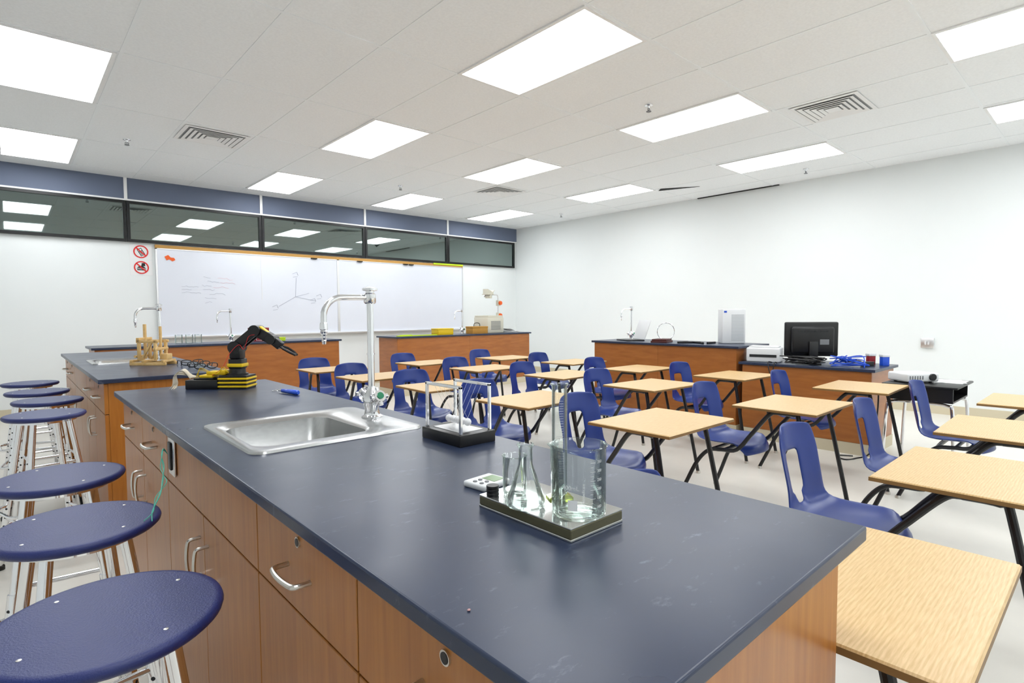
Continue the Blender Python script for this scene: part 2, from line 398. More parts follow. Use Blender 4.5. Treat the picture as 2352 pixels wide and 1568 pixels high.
def cabinet(x0,x1,y0,y1,kind,outl=None):
    zt=T-.025
    e=thing("base_cabinet",{"drawer":"cherry laminate base cabinet with lockable drawer over door","sink":"cherry laminate sink cabinet with two doors and false front"}[kind],"cabinet",((x0+x1)/2,(y0+y1)/2,0),group="base cabinets of the lab islands")
    cx,cy=(x0+x1)/2,(y0+y1)/2; X0,X1,Y0,Y1=x0-cx,x1-cx,y0-cy,y1-cy; g=.001
    m=M(); m.box(X0,X1,Y0+g,Y0+.018,.1,zt); m.box(X0,X1,Y1-.018,Y1-g,.1,zt); m.box(X1-.018,X1,Y0+.018,Y1-.018,.1,zt); m.box(X0,X1-.018,Y0+.018,Y1-.018,.1,.118)
    m.obj("body",WOODV,e,smooth=False)
    m=M(); m.box(X0+.06,X1-.02,Y0+.01,Y1-.01,0,.1); m.obj("toe_kick",BPLAS,e,smooth=False)
    f0,f1=X0-.019,X0-.0005; zd=zt-.168
    if kind=="drawer":
        m=M(); m.box(f0,f1,Y0+.002,Y1-.002,zd+.002,zt-.004,bev=.0012,seg=1); d=m.obj("drawer",WOODV,e,smooth=False)
        handle(d,f0,0,zd+.075,False)
        m=M(); m.cyl((f0-.003,.0,zt-.038),(f0,.0,zt-.038),.0095,seg=20); l_=m.obj("lock",NICK,d,label="round nickel cam lock")
        m=M(); m.cyl((f0-.0036,.0,zt-.038),(f0-.003,.0,zt-.038),.0072,seg=18); m.obj("lock_core",BPLAS,l_)
        m=M(); m.box(f0,f1,Y0+.002,Y1-.002,.102,zd-.002,bev=.0012,seg=1); d=m.obj("door",WOODV,e,smooth=False)
        handle(d,f0,(Y1-.04 if outl=='hi' else Y0+.04),zd-.12,True)
    else:
        m=M(); m.box(f0,f1,Y0+.002,Y1-.002,zd+.002,zt-.004,bev=.0012,seg=1); m.obj("false_front",WOODV,e,smooth=False)
        for a,b,h in [(Y0+.002,-.0015,-.04),(.0015,Y1-.002,.04)]:
            m=M(); m.box(f0,f1,a,b,.102,zd-.002,bev=.0012,seg=1); d=m.obj("door",WOODV,e,smooth=False)
            handle(d,f0,h,zd-.12,True)
def faucet(x,y,z,rz=0,handles=True):
    e=thing("lab_faucet","tall chrome gooseneck laboratory faucet with serrated nozzle","faucet",(x,y,z),rz,group="gooseneck lab faucets")
    m=M(); m.lathe([(0,0),(.034,0),(.034,.005),(.025,.010),(.022,.028),(.026,.040),(.027,.058),(.023,.072),(.014,.09),(.012,.100),(.0,.101)],seg=28)
    m.obj("base",CHROME,e)
    m=M(); m.cyl((0,0,.08),(0,0,.372),.0105,seg=20); m.lathe([(0,.2),(.0125,.2),(.0125,.206),(0,.206)]); m.obj("column",CHROME,e)
    m=M(); m.lathe([(0,.362),(.015,.362),(.019,.368),(.019,.392),(.0135,.396),(.0135,.402),(.024,.404),(.024,.411),(.012,.415),(0,.415)],seg=12); m.obj("vacuum_breaker",CHROME,e)
    m=M(); P=[(0,0,.382),(-.03,0,.382),(-.095,0,.381)]+[(-.095-.058*math.sin(a),0,.323+.058*math.cos(a)) for a in [i*math.pi/16 for i in range(1,9)]]+[(-.153,0,.30)]
    m.tube(P,.009,16); m.obj("spout",CHROME,e)
    m=M(); m.lathe([(0,.305),(.0108,.305),(.012,.30),(.012,.285),(.009,.282),(.0105,.278),(.008,.272),(.0095,.270),(.0075,.263),(.0088,.261),(.0066,.253),(.0075,.251),(.0055,.24),(0,.24)],(-.153,0,0),seg=20); m.obj("nozzle",CHROME,e,ang=20)
    for s_ in (-1,1):
        m=M(); d=Vector((0,s_*.88,.47)).normalized(); a=Vector((0,0,.045)); 
        m.cyl(a,a+d*.036,.017,seg=16); m.cyl(a+d*.036,a+d*.048,.012,seg=14); m.cyl(a+d*.048,a+d*.064,.022,.019,seg=16)
        w=d.cross(Vector((1,0,0))).normalized()
        for q in (Vector((1,0,0)),w): m.cyl(a+d*.056-q*.029,a+d*.056+q*.029,.0066,seg=10)
        h=m.obj("handle",CHROME,e)
        m=M(); m.cyl(a+d*.064,a+d*.067,.011,seg=14); m.obj("index_button",GREEN,h,label="green index button")
def island(dy,first):
    X0,X1=.362,.962; 
    seams=[.292,.74,1.18,2.05,2.49,2.95]
    kinds=["drawer","drawer","sink","drawer","drawer"]
    for i in range(5): cabinet(X0+.019,X1,seams[i]+dy,seams[i+1]+dy,kinds[i],'hi' if i in(0,3) else 'lo')
    x0,x1,y0,y1=.335,.983,.26,3.0
    sx0,sx1,sy0,sy1=.415,.90,1.375,1.85
    hole=(.445,.815,1.425,1.80)
    worktop(x0,x1,y0+dy,y1+dy,T,(hole[0],hole[1],hole[2]+dy,hole[3]+dy))
    e=thing("sink","drop-in brushed stainless steel sink with raised rim","sink",((sx0+sx1)/2,(sy0+sy1)/2+dy,T))
    cx,cy=(sx0+sx1)/2,(sy0+sy1)/2
    def rr(a,b,c,d,r,z,n=6):
        P=[]
        for (ccx,ccy,a0) in [(b-r,d-r,0),(a+r,d-r,math.pi/2),(a+r,c+r,math.pi),(b-r,c+r,1.5*math.pi)]:
            for i in range(n+1):
                t=a0+math.pi/2*i/n; P.append((ccx+r*math.cos(t)-cx,ccy+r*math.sin(t)-cy,z))
        return P
    m=M()
    bi=(.455,.765,1.445,1.785)
    rings=[rr(sx0,sx1,sy0,sy1,.035,.0005),rr(sx0+.002,sx1-.002,sy0+.002,sy1-.002,.034,.006),rr(sx0+.01,sx1-.01,sy0+.01,sy1-.01,.03,.007),
     rr(bi[0]-.014,bi[1]+.014,bi[2]-.012,bi[3]+.012,.06,.0045),rr(bi[0],bi[1],bi[2],bi[3],.055,-.003),rr(bi[0]+.012,bi[1]-.012,bi[2]+.012,bi[3]-.012,.055,-.12),rr(bi[0]+.04,bi[1]-.04,bi[2]+.04,bi[3]-.04,.05,-.145),
     rr(bi[0]+.13,bi[1]-.13,bi[2]+.13,bi[3]-.13,.02,-.15)]
    m.loft(rings,caps=False); bmf=m.bm; bmf.verts.ensure_lookup_table()
    n=len(rings[0]); bmf.faces.new([bmf.verts[i] for i in range(n*7,n*8)])
    m.obj("basin",STEEL,e,ang=50,recalc=True)
    m=M(); m.lathe([(0,-.149),(.03,-.149),(.032,-.146),(.024,-.145),(.02,-.1475),(0,-.1475)],(0.61-cx,1.615-cy,0)); m.obj("drain",CHROME,e)
    faucet(.853,1.612+dy,T+.0055,0)
island(0,True); island(3.33,False)

e=thing("electrical_outlet","steel cover plate power outlet on the cabinet front","outlet",(.360,1.95,.79))
m=M(); m.box(-.006,0,-.038,.038,-.06,.06,bev=.002); m.obj("cover_plate",ALU,e)
m=M(); m.box(-.012,-.006,-.018,.018,-.042,.042,bev=.002); m.obj("socket",BPLAS,e)
m=M()
for j in range(3):
    o=j*.003; q=(.004,-.005,.002)[j]
    P=[(.343,1.945-o,.80),(.330,1.92,.822-o),(.318,1.88+q,.81),(.312+q,1.84,.79-o),(.305,1.79-q,.78+q),(.292-q,1.71+q,.774),(.262+q,1.61-q,.770+q),(.238,1.54+q,.7545),(.222+q*2,1.50-o*4,.7515)]
    m.tube(smoothpath(P,6),.0011,5)
tag(m.obj("teal_wires",TEAL),"thin teal electrical wires dangling from the outlet","wire")

# ---------------------------------------------------------------- stools
def stool_master(loc):
    e=thing("lab_stool","round navy plastic stool on chrome square-tube legs","stool",loc,group="lab stools")
    z=.749
    m=M(); m.lathe([(0,z-.024),(.140,z-.024),(.152,z-.0215),(.159,z-.015),(.161,z-.009),(.159,z-.003),(.154,z-.0003),(.147,z),(0,z-.001)],seg=56); m.obj("seat",STB,e,ang=60)
    for a in range(4):
        m=M(); t=a*math.pi/2+.5; m.lathe([(0,z-.0005),(.0036,z-.0005),(.0034,z+.0006),(0,z+.0010)],(.122*math.cos(t),.122*math.sin(t),0),12)
        m.obj("seat_screw",NICK,e)
    m=M(); m.lathe([(0,z-.036),(.122,z-.036),(.122,z-.0245),(0,z-.0245)],seg=32); m.obj("mounting_plate",CHROME,e)
    for a in range(4):
        t=a*math.pi/2+math.pi/4; d=Vector((math.cos(t),math.sin(t),0)); n=Vector((-d.y,d.x,0))
        top=d*.10+Vector((0,0,z-.036)); bot=d*.215+Vector((0,0,.02))
        def sq(p,h):
            b=h*.3
            return [p+d*i+n*j for i,j in ((-h+b,-h),(h-b,-h),(h,-h+b),(h,h-b),(h-b,h),(-h+b,h),(-h,h-b),(-h,-h+b))]
        ax=(bot-top)
        m=M(); m.loft([sq(top,.0102),sq(top+ax*.62,.0102)]); m.loft([sq(top+ax*.36,.013),sq(bot,.013)])
        leg=m.obj("leg",CHROME,e,ang=50)
        m=M()
        for i in range(6):
            p=top+ax*(.42+.06*i); 
            for s_ in (-1,1): m.cyl(p+n*s_*.0127,p+n*s_*.0135,.005,seg=10); m.cyl(p+d*s_*.0127,p+d*s_*.0135,.005,seg=10)
        m.obj("adjustment_holes",DARK,leg,smooth=False)
        m=M(); m.lathe([(0,0),(.02,0),(.02,.018),(.014,.026),(0,.026)],(bot.x,bot.y,0),16); m.obj("foot",BPLAS,leg)
    for zz in (.22,.40):
        for a in range(4):
            zb=zz+(.03 if a%2 else 0)
            f=(z-.036-zb)/(z-.056); R=.10+.115*f
            t0=a*math.pi/2+math.pi/4; t1=t0+math.pi/2
            m=M(); m.cyl((R*math.cos(t0),R*math.sin(t0),zb),(R*math.cos(t1),R*math.sin(t1),zb),.0075,seg=12); m.obj("stretcher_bar",CHROME,e)
    f=(z-.045-.3)/(z-.065); R=.10+.115*f
    m=M(); t0=math.pi/4*3;t1=math.pi/4*5
    m.tube(smoothpath([(R*math.cos(t0),R*math.sin(t0),.31),(-R*.71-.05,R*.6,.305),(-R*.71-.055,0,.305),(-R*.71-.05,-R*.6,.305),(R*math.cos(t1),R*math.sin(t1),.31)],5),.008,10)
    m.obj("footrest",CHROME,e)
    return e
SP=[(.10,1.06),(.10,1.585),(.095,2.10),(.115,3.50),(.15,4.07),(.12,4.58),(.10,5.2)]
s0=stool_master((SP[0][0],SP[0][1],0))
for i,(x,y) in enumerate(SP[1:]): clone(s0,(x,y,0),[.15,-.1,.3,.1,-.2,.05][i])

# ---------------------------------------------------------------- combo chair desks
def combo_master(loc):
    e=thing("student_chair_desk","blue plastic chair joined to an oak-top desk by black tubing","desk",loc,group="student chair desks")
    cx=.03
    prof=[(.175,.352,.16,.0),(.180,.380,.178,.0),(.205,.400,.195,.0),(.27,.402,.208,.0),(.36,.393,.213,.0),(.45,.392,.213,.1),(.52,.402,.204,.3),(.558,.435,.190,.6),(.575,.480,.178,.9),(.586,.530,.174,1),(.598,.585,.177,1),(.608,.640,.180,1),(.618,.690,.176,1),(.626,.730,.163,1),(.630,.755,.140,1)]
    m=M(); nc=12; G=[]
    for i,(y,z,hw,bk) in enumerate(prof):
        row=[]
        for j in range(nc+1):
            t=-1+2*j/nc
            zz=z+(1-bk)*(.028*abs(t)**3 if i>2 else -.01*t*t) - (bk*.012*t*t if i>11 else 0)
            yy=y-bk*.045*t*t
            if i<3: yy+=.05*t*t
            row.append(m.bm.verts.new((cx+hw*t,yy,zz)))
        G.append(row)
    for i in range(len(prof)-1):
        for j in range(nc):
            if i in (8,9,10) and 4<=j<=7: continue
            if i==7 and 5<=j<=6: continue
            m.bm.faces.new([G[i][j],G[i][j+1],G[i+1][j+1],G[i+1][j]])
    m.obj("seat_shell",BLUE,e,ang=180,mods=[solid(.008,0),sub(1)],label="moulded blue plastic seat with open back slot")
    m=M(); m.box(-.30,.30,-.23,.23,.6675,.68,bev=.0035,seg=1)
    d=m.obj("desktop",OAK,e,smooth=False,label="oak laminate desktop")
    m=M()
    a,b=.3005,.2305
    m.loft([[(-a,-b,.664),(a,-b,.664),(a,b,.664),(-a,b,.664)],[(-a,-b,.6765),(a,-b,.6765),(a,b,.6765),(-a,b,.6765)]])
    m.obj("edge_band",OAKE,d,smooth=False)
    r=.0125
    for s_ in (-1,1):
        x=s_; m=M()
        P=[(.02+x*.25,.62,.012),(.025+x*.235,.575,.12),(.03+x*.215,.51,.27),(.03+x*.2,.44,.352),(.03+x*.195,.36,.368),(.03+x*.2,.26,.385),(.02+x*.21,.16,.50),(x*.22,.05,.63),(x*.22,.0,.651),(x*.22,-.10,.652)]
        m.tube(smoothpath(P,5),r,10); ft=m.obj("frame_tube",BTUBE,e)
        m=M(); m.lathe([(0,0),(.016,0),(.017,.008),(.014,.02),(0,.02)],(.02+x*.25,.62,0),14); m.obj("foot_glide",NICK,ft)
        m=M(); P=[(x*.22,.0,.650),(x*.22,-.09,.648),(x*.222,-.115,.62),(x*.245,-.20,.20),(x*.255,-.235,.012)]
        m.tube(smoothpath(P,5),r,10); lg=m.obj("leg",BTUBE,e)
        m=M(); m.lathe([(0,0),(.016,0),(.017,.008),(.014,.02),(0,.02)],(x*.256,-.236,0),14); m.obj("foot_glide",NICK,lg)
    for a,b,rr_ in [((-.22,.0,.652),(.22,.0,.652),.011),((-.165,.34,.371),(.225,.34,.371),.011),((-.17,.44,.352),(.23,.44,.352),.011),((-.17,.27,.383),(.23,.27,.383),.009)]:
        m=M(); m.cyl(a,b,rr_,seg=10); m.obj("cross_tube",BTUBE,e)
    return e
CP=[(2.38,.32,0),(2.42,1.55,0),(2.47,2.51,.04),(2.45,3.46,-.04),(2.40,4.38,.03),(2.40,5.29,0),
(3.37,.34,.02),(3.42,1.30,0),(3.60,2.39,-.04),(3.66,3.33,.03),(3.54,4.28,0),(3.48,5.22,.04),
(4.50,.34,0),(4.56,1.27,.03),(4.64,2.24,-.04),(4.55,3.18,0),(4.68,4.13,.04),(4.54,5.10,0),(1.28,.36,0)]
c0=combo_master((CP[0][0],CP[0][1],0))
for x,y,r in CP[1:]: clone(c0,(x,y,0),r)

# ---------------------------------------------------------------- demonstration benches
def demo(x0,x1,y0,y1,top,label,panels,axis='X'):
    e=thing("demonstration_bench",label,"bench",((x0+x1)/2,(y0+y1)/2,0)); cx,cy=(x0+x1)/2,(y0+y1)/2
    a,b,c,d=x0-cx+.03,x1-cx-.03,y0-cy+.03,y1-cy-.03; zt=top-.026
    m=M(); m.box(a,b,c,d,.1,zt); m.obj("body",WOODH,e,smooth=False)
    m=M(); m.box(a-.006,b+.006,c-.006,d+.006,0,.0995); m.obj("base_strip",BASEB,e,smooth=False)
    if axis=='X':
        w=(b-a)/panels
        for i in range(panels):
            m=M(); m.box(a+i*w+.001,a+(i+1)*w-.001,c-.006,c-.0005,.102,zt-.001); m.obj("front_panel",WOODH,e,smooth=False)
    else:
        w=(d-c)/panels
        for i in range(panels):
            m=M(); m.box(a-.006,a-.0005,c+i*w+.001,c+(i+1)*w-.001,.102,zt-.001); m.obj("front_panel",WOODH,e,smooth=False)
    worktop(x0,x1,y0,y1,top,None,label="black epoxy worktop on a demonstration bench")
demo(.62,3.34,7.12,7.72,T,"long cherry wood demonstration bench before the whiteboard",2)
demo(4.18,6.92,7.12,7.72,T,"cherry wood demonstration bench beside the overhead projector",2)
demo(5.28,5.98,2.53,4.38,T,"cherry wood teacher bench with tall section",2,'Y')
demo(5.28,5.98,1.37,2.529,.737,"lower cherry wood teacher desk section with computer",1,'Y')
faucet(2.07,7.55,T,0); faucet(5.70,7.55,T,0); faucet(5.85,4.2,T,-.3)

def tbox(name,label,cat,mt,x,y,z,w,d,h,rz=0,bev=.003,lid=None):
    e=thing(name,label,cat,(x,y,z),rz)
    m=M(); m.box(-w/2,w/2,-d/2,d/2,0,h*.78,bev=bev); m.obj("box",mt,e)
    m=M(); m.box(-w/2-.004,w/2+.004,-d/2-.004,d/2+.004,h*.78,h,bev=bev); m.obj("lid",lid or mt,e); return e
tbox("storage_box","yellow plastic storage box with lid","box",YEL,5.19,7.4,T,.29,.2,.10)
e=tbox("cardboard_box","brown cardboard box with curved carry handle","box",CARD,5.86,7.35,T,.30,.22,.12,-.1)
m=M(); m.tube(smoothpath([(-.06,0,.12),(-.05,0,.165),(0,0,.18),(.05,0,.165),(.06,0,.12)]),.006,8); m.obj("handle",BPLAS,e)
e=tbox("red_box","dark red printed cardboard box","box",RED,2.36,7.42,T,.20,.16,.17)
m=M()
for s_ in (.03,.055):
    m.box(-s_,s_,-.085,-.0805,.065-s_,.069-s_); m.box(-s_,s_,-.085,-.0805,.061+s_,.065+s_); m.box(-s_,-s_+.004,-.085,-.0805,.065-s_,.065+s_); m.box(s_-.004,s_,-.085,-.0805,.065-s_,.065+s_)
m.obj("printed_squares",PAPER,e,smooth=False)
tbox("small_box","small neon yellow box","box",NEON,2.56,7.30,T,.16,.08,.045)
m=M(); m.box(-.35,.35,-.03,.03,0,.012,bev=.003); m.box(-.30,-.1,-.02,.02,.012,.022,bev=.002)
tag(m.obj("neon_ruler",NEON,loc=(4.62,7.25,T)),"long neon yellow-green strip lying on the bench","ruler")
m=M()
for i in range(8):
    v=m.box(-.11,.11,-.15,.15,.004*i,.004*i+.003); m.rot(v,random.uniform(-.5,.5),'Z',(0,0,0))
v=m.box(-.1,.1,-.14,.14,.035,.038); m.rot(v,.35,'Y',(0,0,.03))
tag(m.obj("paper_stack",PAPER,loc=(6.66,7.42,T),smooth=False),"loose stack of white papers and folders","papers")
for x in (1.48,1.58,1.68):
    m=M(); m.lathe([(.0,0),(.038,0),(.040,.004),(.040,.10),(.043,.104),(.038,.1),(.038,.006),(0,.005)],seg=24); tag(m.obj("glass_beaker",GLASS,loc=(x,7.42+.02*(x*10%3),T)),"small clear glass beaker on the bench","beaker","beakers on the demonstration bench")

e=thing("overhead_projector","cream overhead projector with raised head on a post","projector",(6.25,7.50,T),.1)
m=M(); m.box(-.2,.2,-.17,.17,0,.27,bev=.012); m.box(-.19,.19,-.16,.16,.27,.30,bev=.004); m.obj("body",CREAM,e)
m=M()
for i in range(7): m.box(-.12,.12,-.173,-.17,.06+.022*i,.07+.022*i)
m.obj("vent_slots",GREYP,e,smooth=False)
m=M(); m.box(-.15,.15,-.14,.14,.30,.306); m.obj("stage_glass",GLASS,e,smooth=False)
m=M(); m.cyl((.24,0,.15),(.24,0,.60),.014); m.tube(smoothpath([(.24,0,.60),(.22,0,.66),(.12,0,.665),(.02,0,.66)]),.012,10); m.obj("post",ALU,e)
for zk in (.30,.52):
    m=M(); m.cyl((.24,-.04,zk),(.24,-.07,zk),.035); m.obj("focus_knob",ORNG,e)
    m=M(); m.box(.21,.27,-.038,.03,zk-.05,zk+.05,bev=.008); m.obj("clamp",CREAM,e)
m=M(); m.cyl((-.0,0,.60),(-.0,0,.66),.06); v=m.box(-.1,.07,-.07,.07,.66,.675,bev=.004); v2=m.box(-.1,.07,-.07,.07,.675,.69,bev=.004); m.rot(v2,-.75,'Y',(-.0,0,.72)); m.prism([(-.08,-.06,.66),(.06,-.06,.66),(.06,-.06,.70),(-.08,-.06,.76)],(0,.12,0)); m.obj("projection_head",CREAM,e)

e=thing("air_purifier","white tower air purifier with horizontal grille","air purifier",(5.80,2.86,T),math.radians(-42))
m=M(); m.box(-.125,.125,-.07,.07,0,.37,bev=.012); m.obj("housing",WPLAS,e)
m=M()
for i in range(22):
    m.box(-.03,.105,-.0712,-.069,.03+.013*i,.036+.013*i)
m.obj("grille",LGREY,e,smooth=False)
m=M(); m.box(-.11,-.08,-.0715,-.069,.33,.35); m.obj("label_sticker",BCAB,e,smooth=False)
e=thing("desk_printer","white compact desktop printer","printer",(5.48,2.36,.737),math.radians(-75))
m=M(); m.box(-.15,.15,-.12,.12,0,.14,bev=.015,seg=3); m.obj("body",WPLAS,e)
m=M(); m.box(-.12,.12,-.124,-.12,.05,.075); m.obj("paper_slot",DARK,e,smooth=False)
m=M(); m.box(-.13,.13,-.1,.10,.14,.152,bev=.004); m.obj("scanner_lid",WPLAS,e)
e=thing("computer_monitor","black flat-screen monitor on stand seen from behind","monitor",(5.72,2.02,.737),math.radians(-52))
m=M(); m.box(-.24,.24,-.0,.04,.055,.385,bev=.014,seg=3); m.box(-.19,.19,-.045,.0,.085,.34,bev=.02,seg=3); m.obj("housing",BPLAS,e)
m=M(); m.box(-.225,.225,.0405,.042,.075,.355); m.obj("screen",BLACK,e,smooth=False)
m=M(); m.box(-.04,.04,-.065,-.045,.0,.20,bev=.005); m.lathe([(0,0),(.12,0),(.12,.008),(.05,.018),(0,.018)],(0,-.01,0)); m.obj("stand",BPLAS,e)
m=M(); m.box(.06,.14,-.0465,-.045,.17,.22); m.obj("sticker",GREYP,e,smooth=False)
m=M()
for i in range(10): m.box(-.14+.028*i,-.12+.028*i,-.0465,-.0450,.29,.305)
m.obj("vent_slots",DARK,e,smooth=False)
z0=.737
def tangle(mt,n,r,x0,x1,y0,y1,label,nm,hh=.07):
    m=M()
    for i in range(n):
        pts=[(random.uniform(x0,x1),random.uniform(y0,y1),z0+r+.001+random.uniform(0,hh)) for _ in range(7)]
        m.tube(smoothpath(pts,6),r,6)
    o=tag(m.obj(nm,mt),label,"cable"); o["kind"]="stuff"
tangle(BPLAS,9,.005,5.31,5.47,1.78,2.14,"tangle of black power cables behind the monitor","cable_tangle")
tangle(BCAB,5,.0045,5.33,5.52,1.44,1.76,"tangle of bright blue network cables on the desk","cable_tangle",.1)
tangle(BPLAS,3,.0045,5.70,5.90,1.62,1.78,"loose black cables across the desk","cable_tangle",.03)
def cable(mt,pts,r,label):
    m=M(); m.tube(smoothpath(pts,6),r,6); tag(m.obj("cable",mt),label,"cable")
cable(BPLAS,[(5.36,2.24,z0+.006),(5.27,2.24,z0+.007),(5.255,2.2,.62),(5.27,2.18,z0+.007),(5.30,2.17,z0+.006)],.005,"black cable hanging over the desk front edge")
cable(BPLAS,[(5.23,1.33,.62),(5.22,1.33,.4),(5.20,1.36,.08),(5.14,1.46,.008),(5.05,1.52,.008),(5.15,1.60,.008),(5.22,1.5,.008)],.006,"black cable coiled on the floor beside the desk")
for x,y,mt,lb in [(5.78,1.43,BCAB,"small blue carton standing on the desk"),(5.83,1.55,RED,"small red carton standing on the desk")]:
    tbox("small_carton",lb,"box",mt,x,y,z0,.06,.045,.10,-.7,.002,lid=WPLAS)
tbox("power_adapter","black power adapter on the desk","adapter",BPLAS,5.62,1.52,z0,.10,.05,.04,-.5)
e=thing("open_laptop","thin grey open laptop with tilted lid","laptop",(5.55,4.0,T),math.radians(-120))
m=M(); m.box(-.16,.16,-.11,.11,0,.016,bev=.004); m.obj("base",BPLAS,e)
m=M(); v=m.box(-.16,.16,.105,.113,.016,.26,bev=.003); m.rot(v,-.35,'X',(0,.11,.016)); m.obj("lid",WPLAS,e)
m=M(); m.ring((0,0,.115),.10,.005,'X'); m.cyl((0,0,0),(0,0,.015),.03); tag(m.obj("wire_ring",CHROME,loc=(5.72,3.62,T),rotz=.8),"upright metal wire ring on the bench","ring")
m=M(); m.box(-.13,.13,-.09,.09,0,.022,bev=.003); m.box(-.12,.12,-.08,.08,.022,.04,bev=.003); tag(m.obj("dark_book",mat("maroon_cover",col(70,25,22),.5),loc=(5.45,3.5,T),rotz=.3),"two stacked dark maroon books","book")
m=M(); 
for i in range(6):
    v=m.box(-.08,.08,-.012,.012,.0,.02,bev=.003); m.rot(v,i*.6,'Z',(0,0,0)); m.xf(v,Matrix.Translation((random.uniform(-.08,.08),.06*i-.15,0)))
tag(m.obj("tool_clutter",BPLAS,loc=(5.52,3.12,T)),"assorted small black tools and clips on the bench","tools")

e=thing("side_table","small black open-front school desk on chrome legs","table",(5.21,1.0,0))
m=M(); m.box(-.30,.30,-.23,.23,.665,.68,bev=.004); m.obj("tabletop",BPLAS,e)
m=M(); m.box(-.27,.27,-.20,.20,.56,.572); m.box(-.27,-.26,-.2,.2,.572,.665); m.box(.26,.27,-.2,.2,.572,.665); m.box(-.26,.26,.19,.2,.572,.665); m.obj("book_box",BPLAS,e,smooth=False)
for sx in (-1,1):
    for sy in (-1,1):
        m=M(); m.tube(smoothpath([(sx*.25,sy*.05,.55),(sx*.26,sy*.17,.54),(sx*.27,sy*.20,.48),(sx*.28,sy*.22,0.01)],5),.012,10); m.lathe([(0,0),(.017,0),(.015,.02),(0,.02)],(sx*.28,sy*.22,0),12); m.obj("leg",CHROME,e)
e=thing("video_projector","white compact video projector","projector",(5.13,1.08,.68),math.radians(-38))
m=M(); m.box(-.13,.13,-.10,.10,.008,.075,bev=.015,seg=3); 
m.obj("housing",WPLAS,e)
for a in (-.09,.09):
    for b in (-.06,.06): m=M(); m.lathe([(0,0),(.012,0),(.012,.012),(0,.012)],(a,b,0),10); m.obj("foot",BPLAS,e)
m=M(); m.cyl((.07,-.09,.045),(.07,-.112,.045),.026); m.obj("lens",BLACK,e)
m=M()
for i in range(6): m.box(-.11+.02*i,-.10+.02*i,-.1015,-.099,.028,.055)
m.obj("vent_slots",GREYP,e,smooth=False)
m=M(); m.box(-.13,.13,-.09,.09,0,.002); v=m.box(-.12,.12,-.08,.08,.002,.004); m.rot(v,.3,'Z',(0,0,0))
tag(m.obj("paper_sheets",PAPER,loc=(5.33,.88,.68),smooth=False),"white paper sheets on the side table","papers")

# ---------------------------------------------------------------- props on the near island
nx,ny=.815*k,1.10*k
e=thing("newtons_cradle","swinging-ball cradle with clear frame on a black base","desk toy",(nx,ny,T))
m=M(); m.box(-.058,.058,-.086,.086,0,.030,bev=.002); m.obj("base",BPLAS,e)
for s_ in (-1,1):
    m=M(); x=s_*.047
    for yy in (-.075,.075): m.box(x-.0038,x+.0038,yy-.0038,yy+.0038,.030,.152,bev=.001,seg=1)
    m.box(x-.0038,x+.0038,-.0788,.0788,.145,.1526,bev=.001,seg=1); m.obj("frame",CHROME,e,smooth=False)
m=M(); m.box(-.038,.038,-.06,.06,.030,.0315); m.obj("mirror_plate",ALU,e,smooth=False)
for i in range(5):
    yy=-.042+.0205*i; m=M(); m.sphere((0,yy,.052),.0102,20); b=m.obj("ball",BALL,e)
    m=M(); m.cyl((0,yy,.062),(-.047,yy,.146),.0003,seg=4); m.cyl((0,yy,.062),(.047,yy,.146),.0003,seg=4); m.obj("string",STRING,b)
px,py=.608*k,.590*k
e=thing("mirror_tile","thick stacked glass mirror tile","tile",(px,py,T))
m=M(); m.box(-.062,.062,-.106,.106,0.004,.0185,bev=.0015,seg=1); m.obj("tile_core",PLED,e,smooth=False)
m=M(); m.box(-.0625,.0625,-.1065,.1065,.0185,.0215,bev=.001,seg=1); m.obj("tile_top",PLATE,e,smooth=False)
m=M(); m.box(-.0625,.0625,-.1065,.1065,0,.004,bev=.001,seg=1); m.obj("tile_bottom",PLATE,e,smooth=False)
zt=T+.0217
bxx,byy=.602*k,.522*k; R=.042; hb=.110
e=thing("measuring_beaker","clear glass 400 mL beaker with printed scale","beaker",(bxx,byy,zt))
m=M(); m.lathe([(0,0),(R-.006,0),(R-.001,.003),(R,.009),(R,hb-.004),(R+.003,hb),(R+.0015,hb+.001),(R-.0014,hb-.004),(R-.0014,.009),(R-.006,.003),(0,.002)],seg=64)
for v in m.bm.verts:
    a=math.atan2(v.co.y,v.co.x)
    if v.co.z>hb-.012:
        d=abs((a-2.4+math.pi)%(2*math.pi)-math.pi)
        if d<.35: s_=1+.13*(1-d/.35)*((v.co.z-hb+.012)/.012); v.co.x*=s_; v.co.y*=s_
m.obj("glass_body",GLASS,e,ang=60)
cam_az=math.atan2(-byy,-bxx)
def wrap(a0,zc,r=R+.0004,rot=False):
    def f(x,y):
        if rot: x,y=-y,x
        a=a0+x/r
        return (r*math.cos(a),r*math.sin(a),zc+y)
    return f
m=M(); c_=cam_az
m.text("400mL",.0095,wrap(c_-.30,.052)); m.text("Borosilicate",.0062,wrap(c_+.16,.045,rot=True))
for i in range(11):
    z=.022+.0068*i; w=.20 if i%2==0 else .11
    rr_=R+.0004; a0=c_+.42
    vs=[m.bm.verts.new((rr_*math.cos(a0+q*w/4),rr_*math.sin(a0+q*w/4),z+dz)) for dz in (0,.0006) for q in range(5)]
    for q in range(4): m.bm.faces.new([vs[q],vs[q+1],vs[q+6],vs[q+5]])
    if i%2==0: m.text(str(100+50*(i//2)),.006,wrap(a0+.38,z+.001))
a0=c_-.2; vs=[]
for dz in (.018,.034):
    for q in range(6): vs.append(m.bm.verts.new(((R+.0004)*math.cos(a0-.2+q*.07),(R+.0004)*math.sin(a0-.2+q*.07),dz)))
for q in range(5): m.bm.faces.new([vs[q],vs[q+1],vs[q+7],vs[q+6]])
m.obj("printed_scale",WPRINT,e,smooth=False,recalc=False)
e=thing("conical_flask","small clear glass conical flask with rim","flask",(.570*k,.600*k,zt))
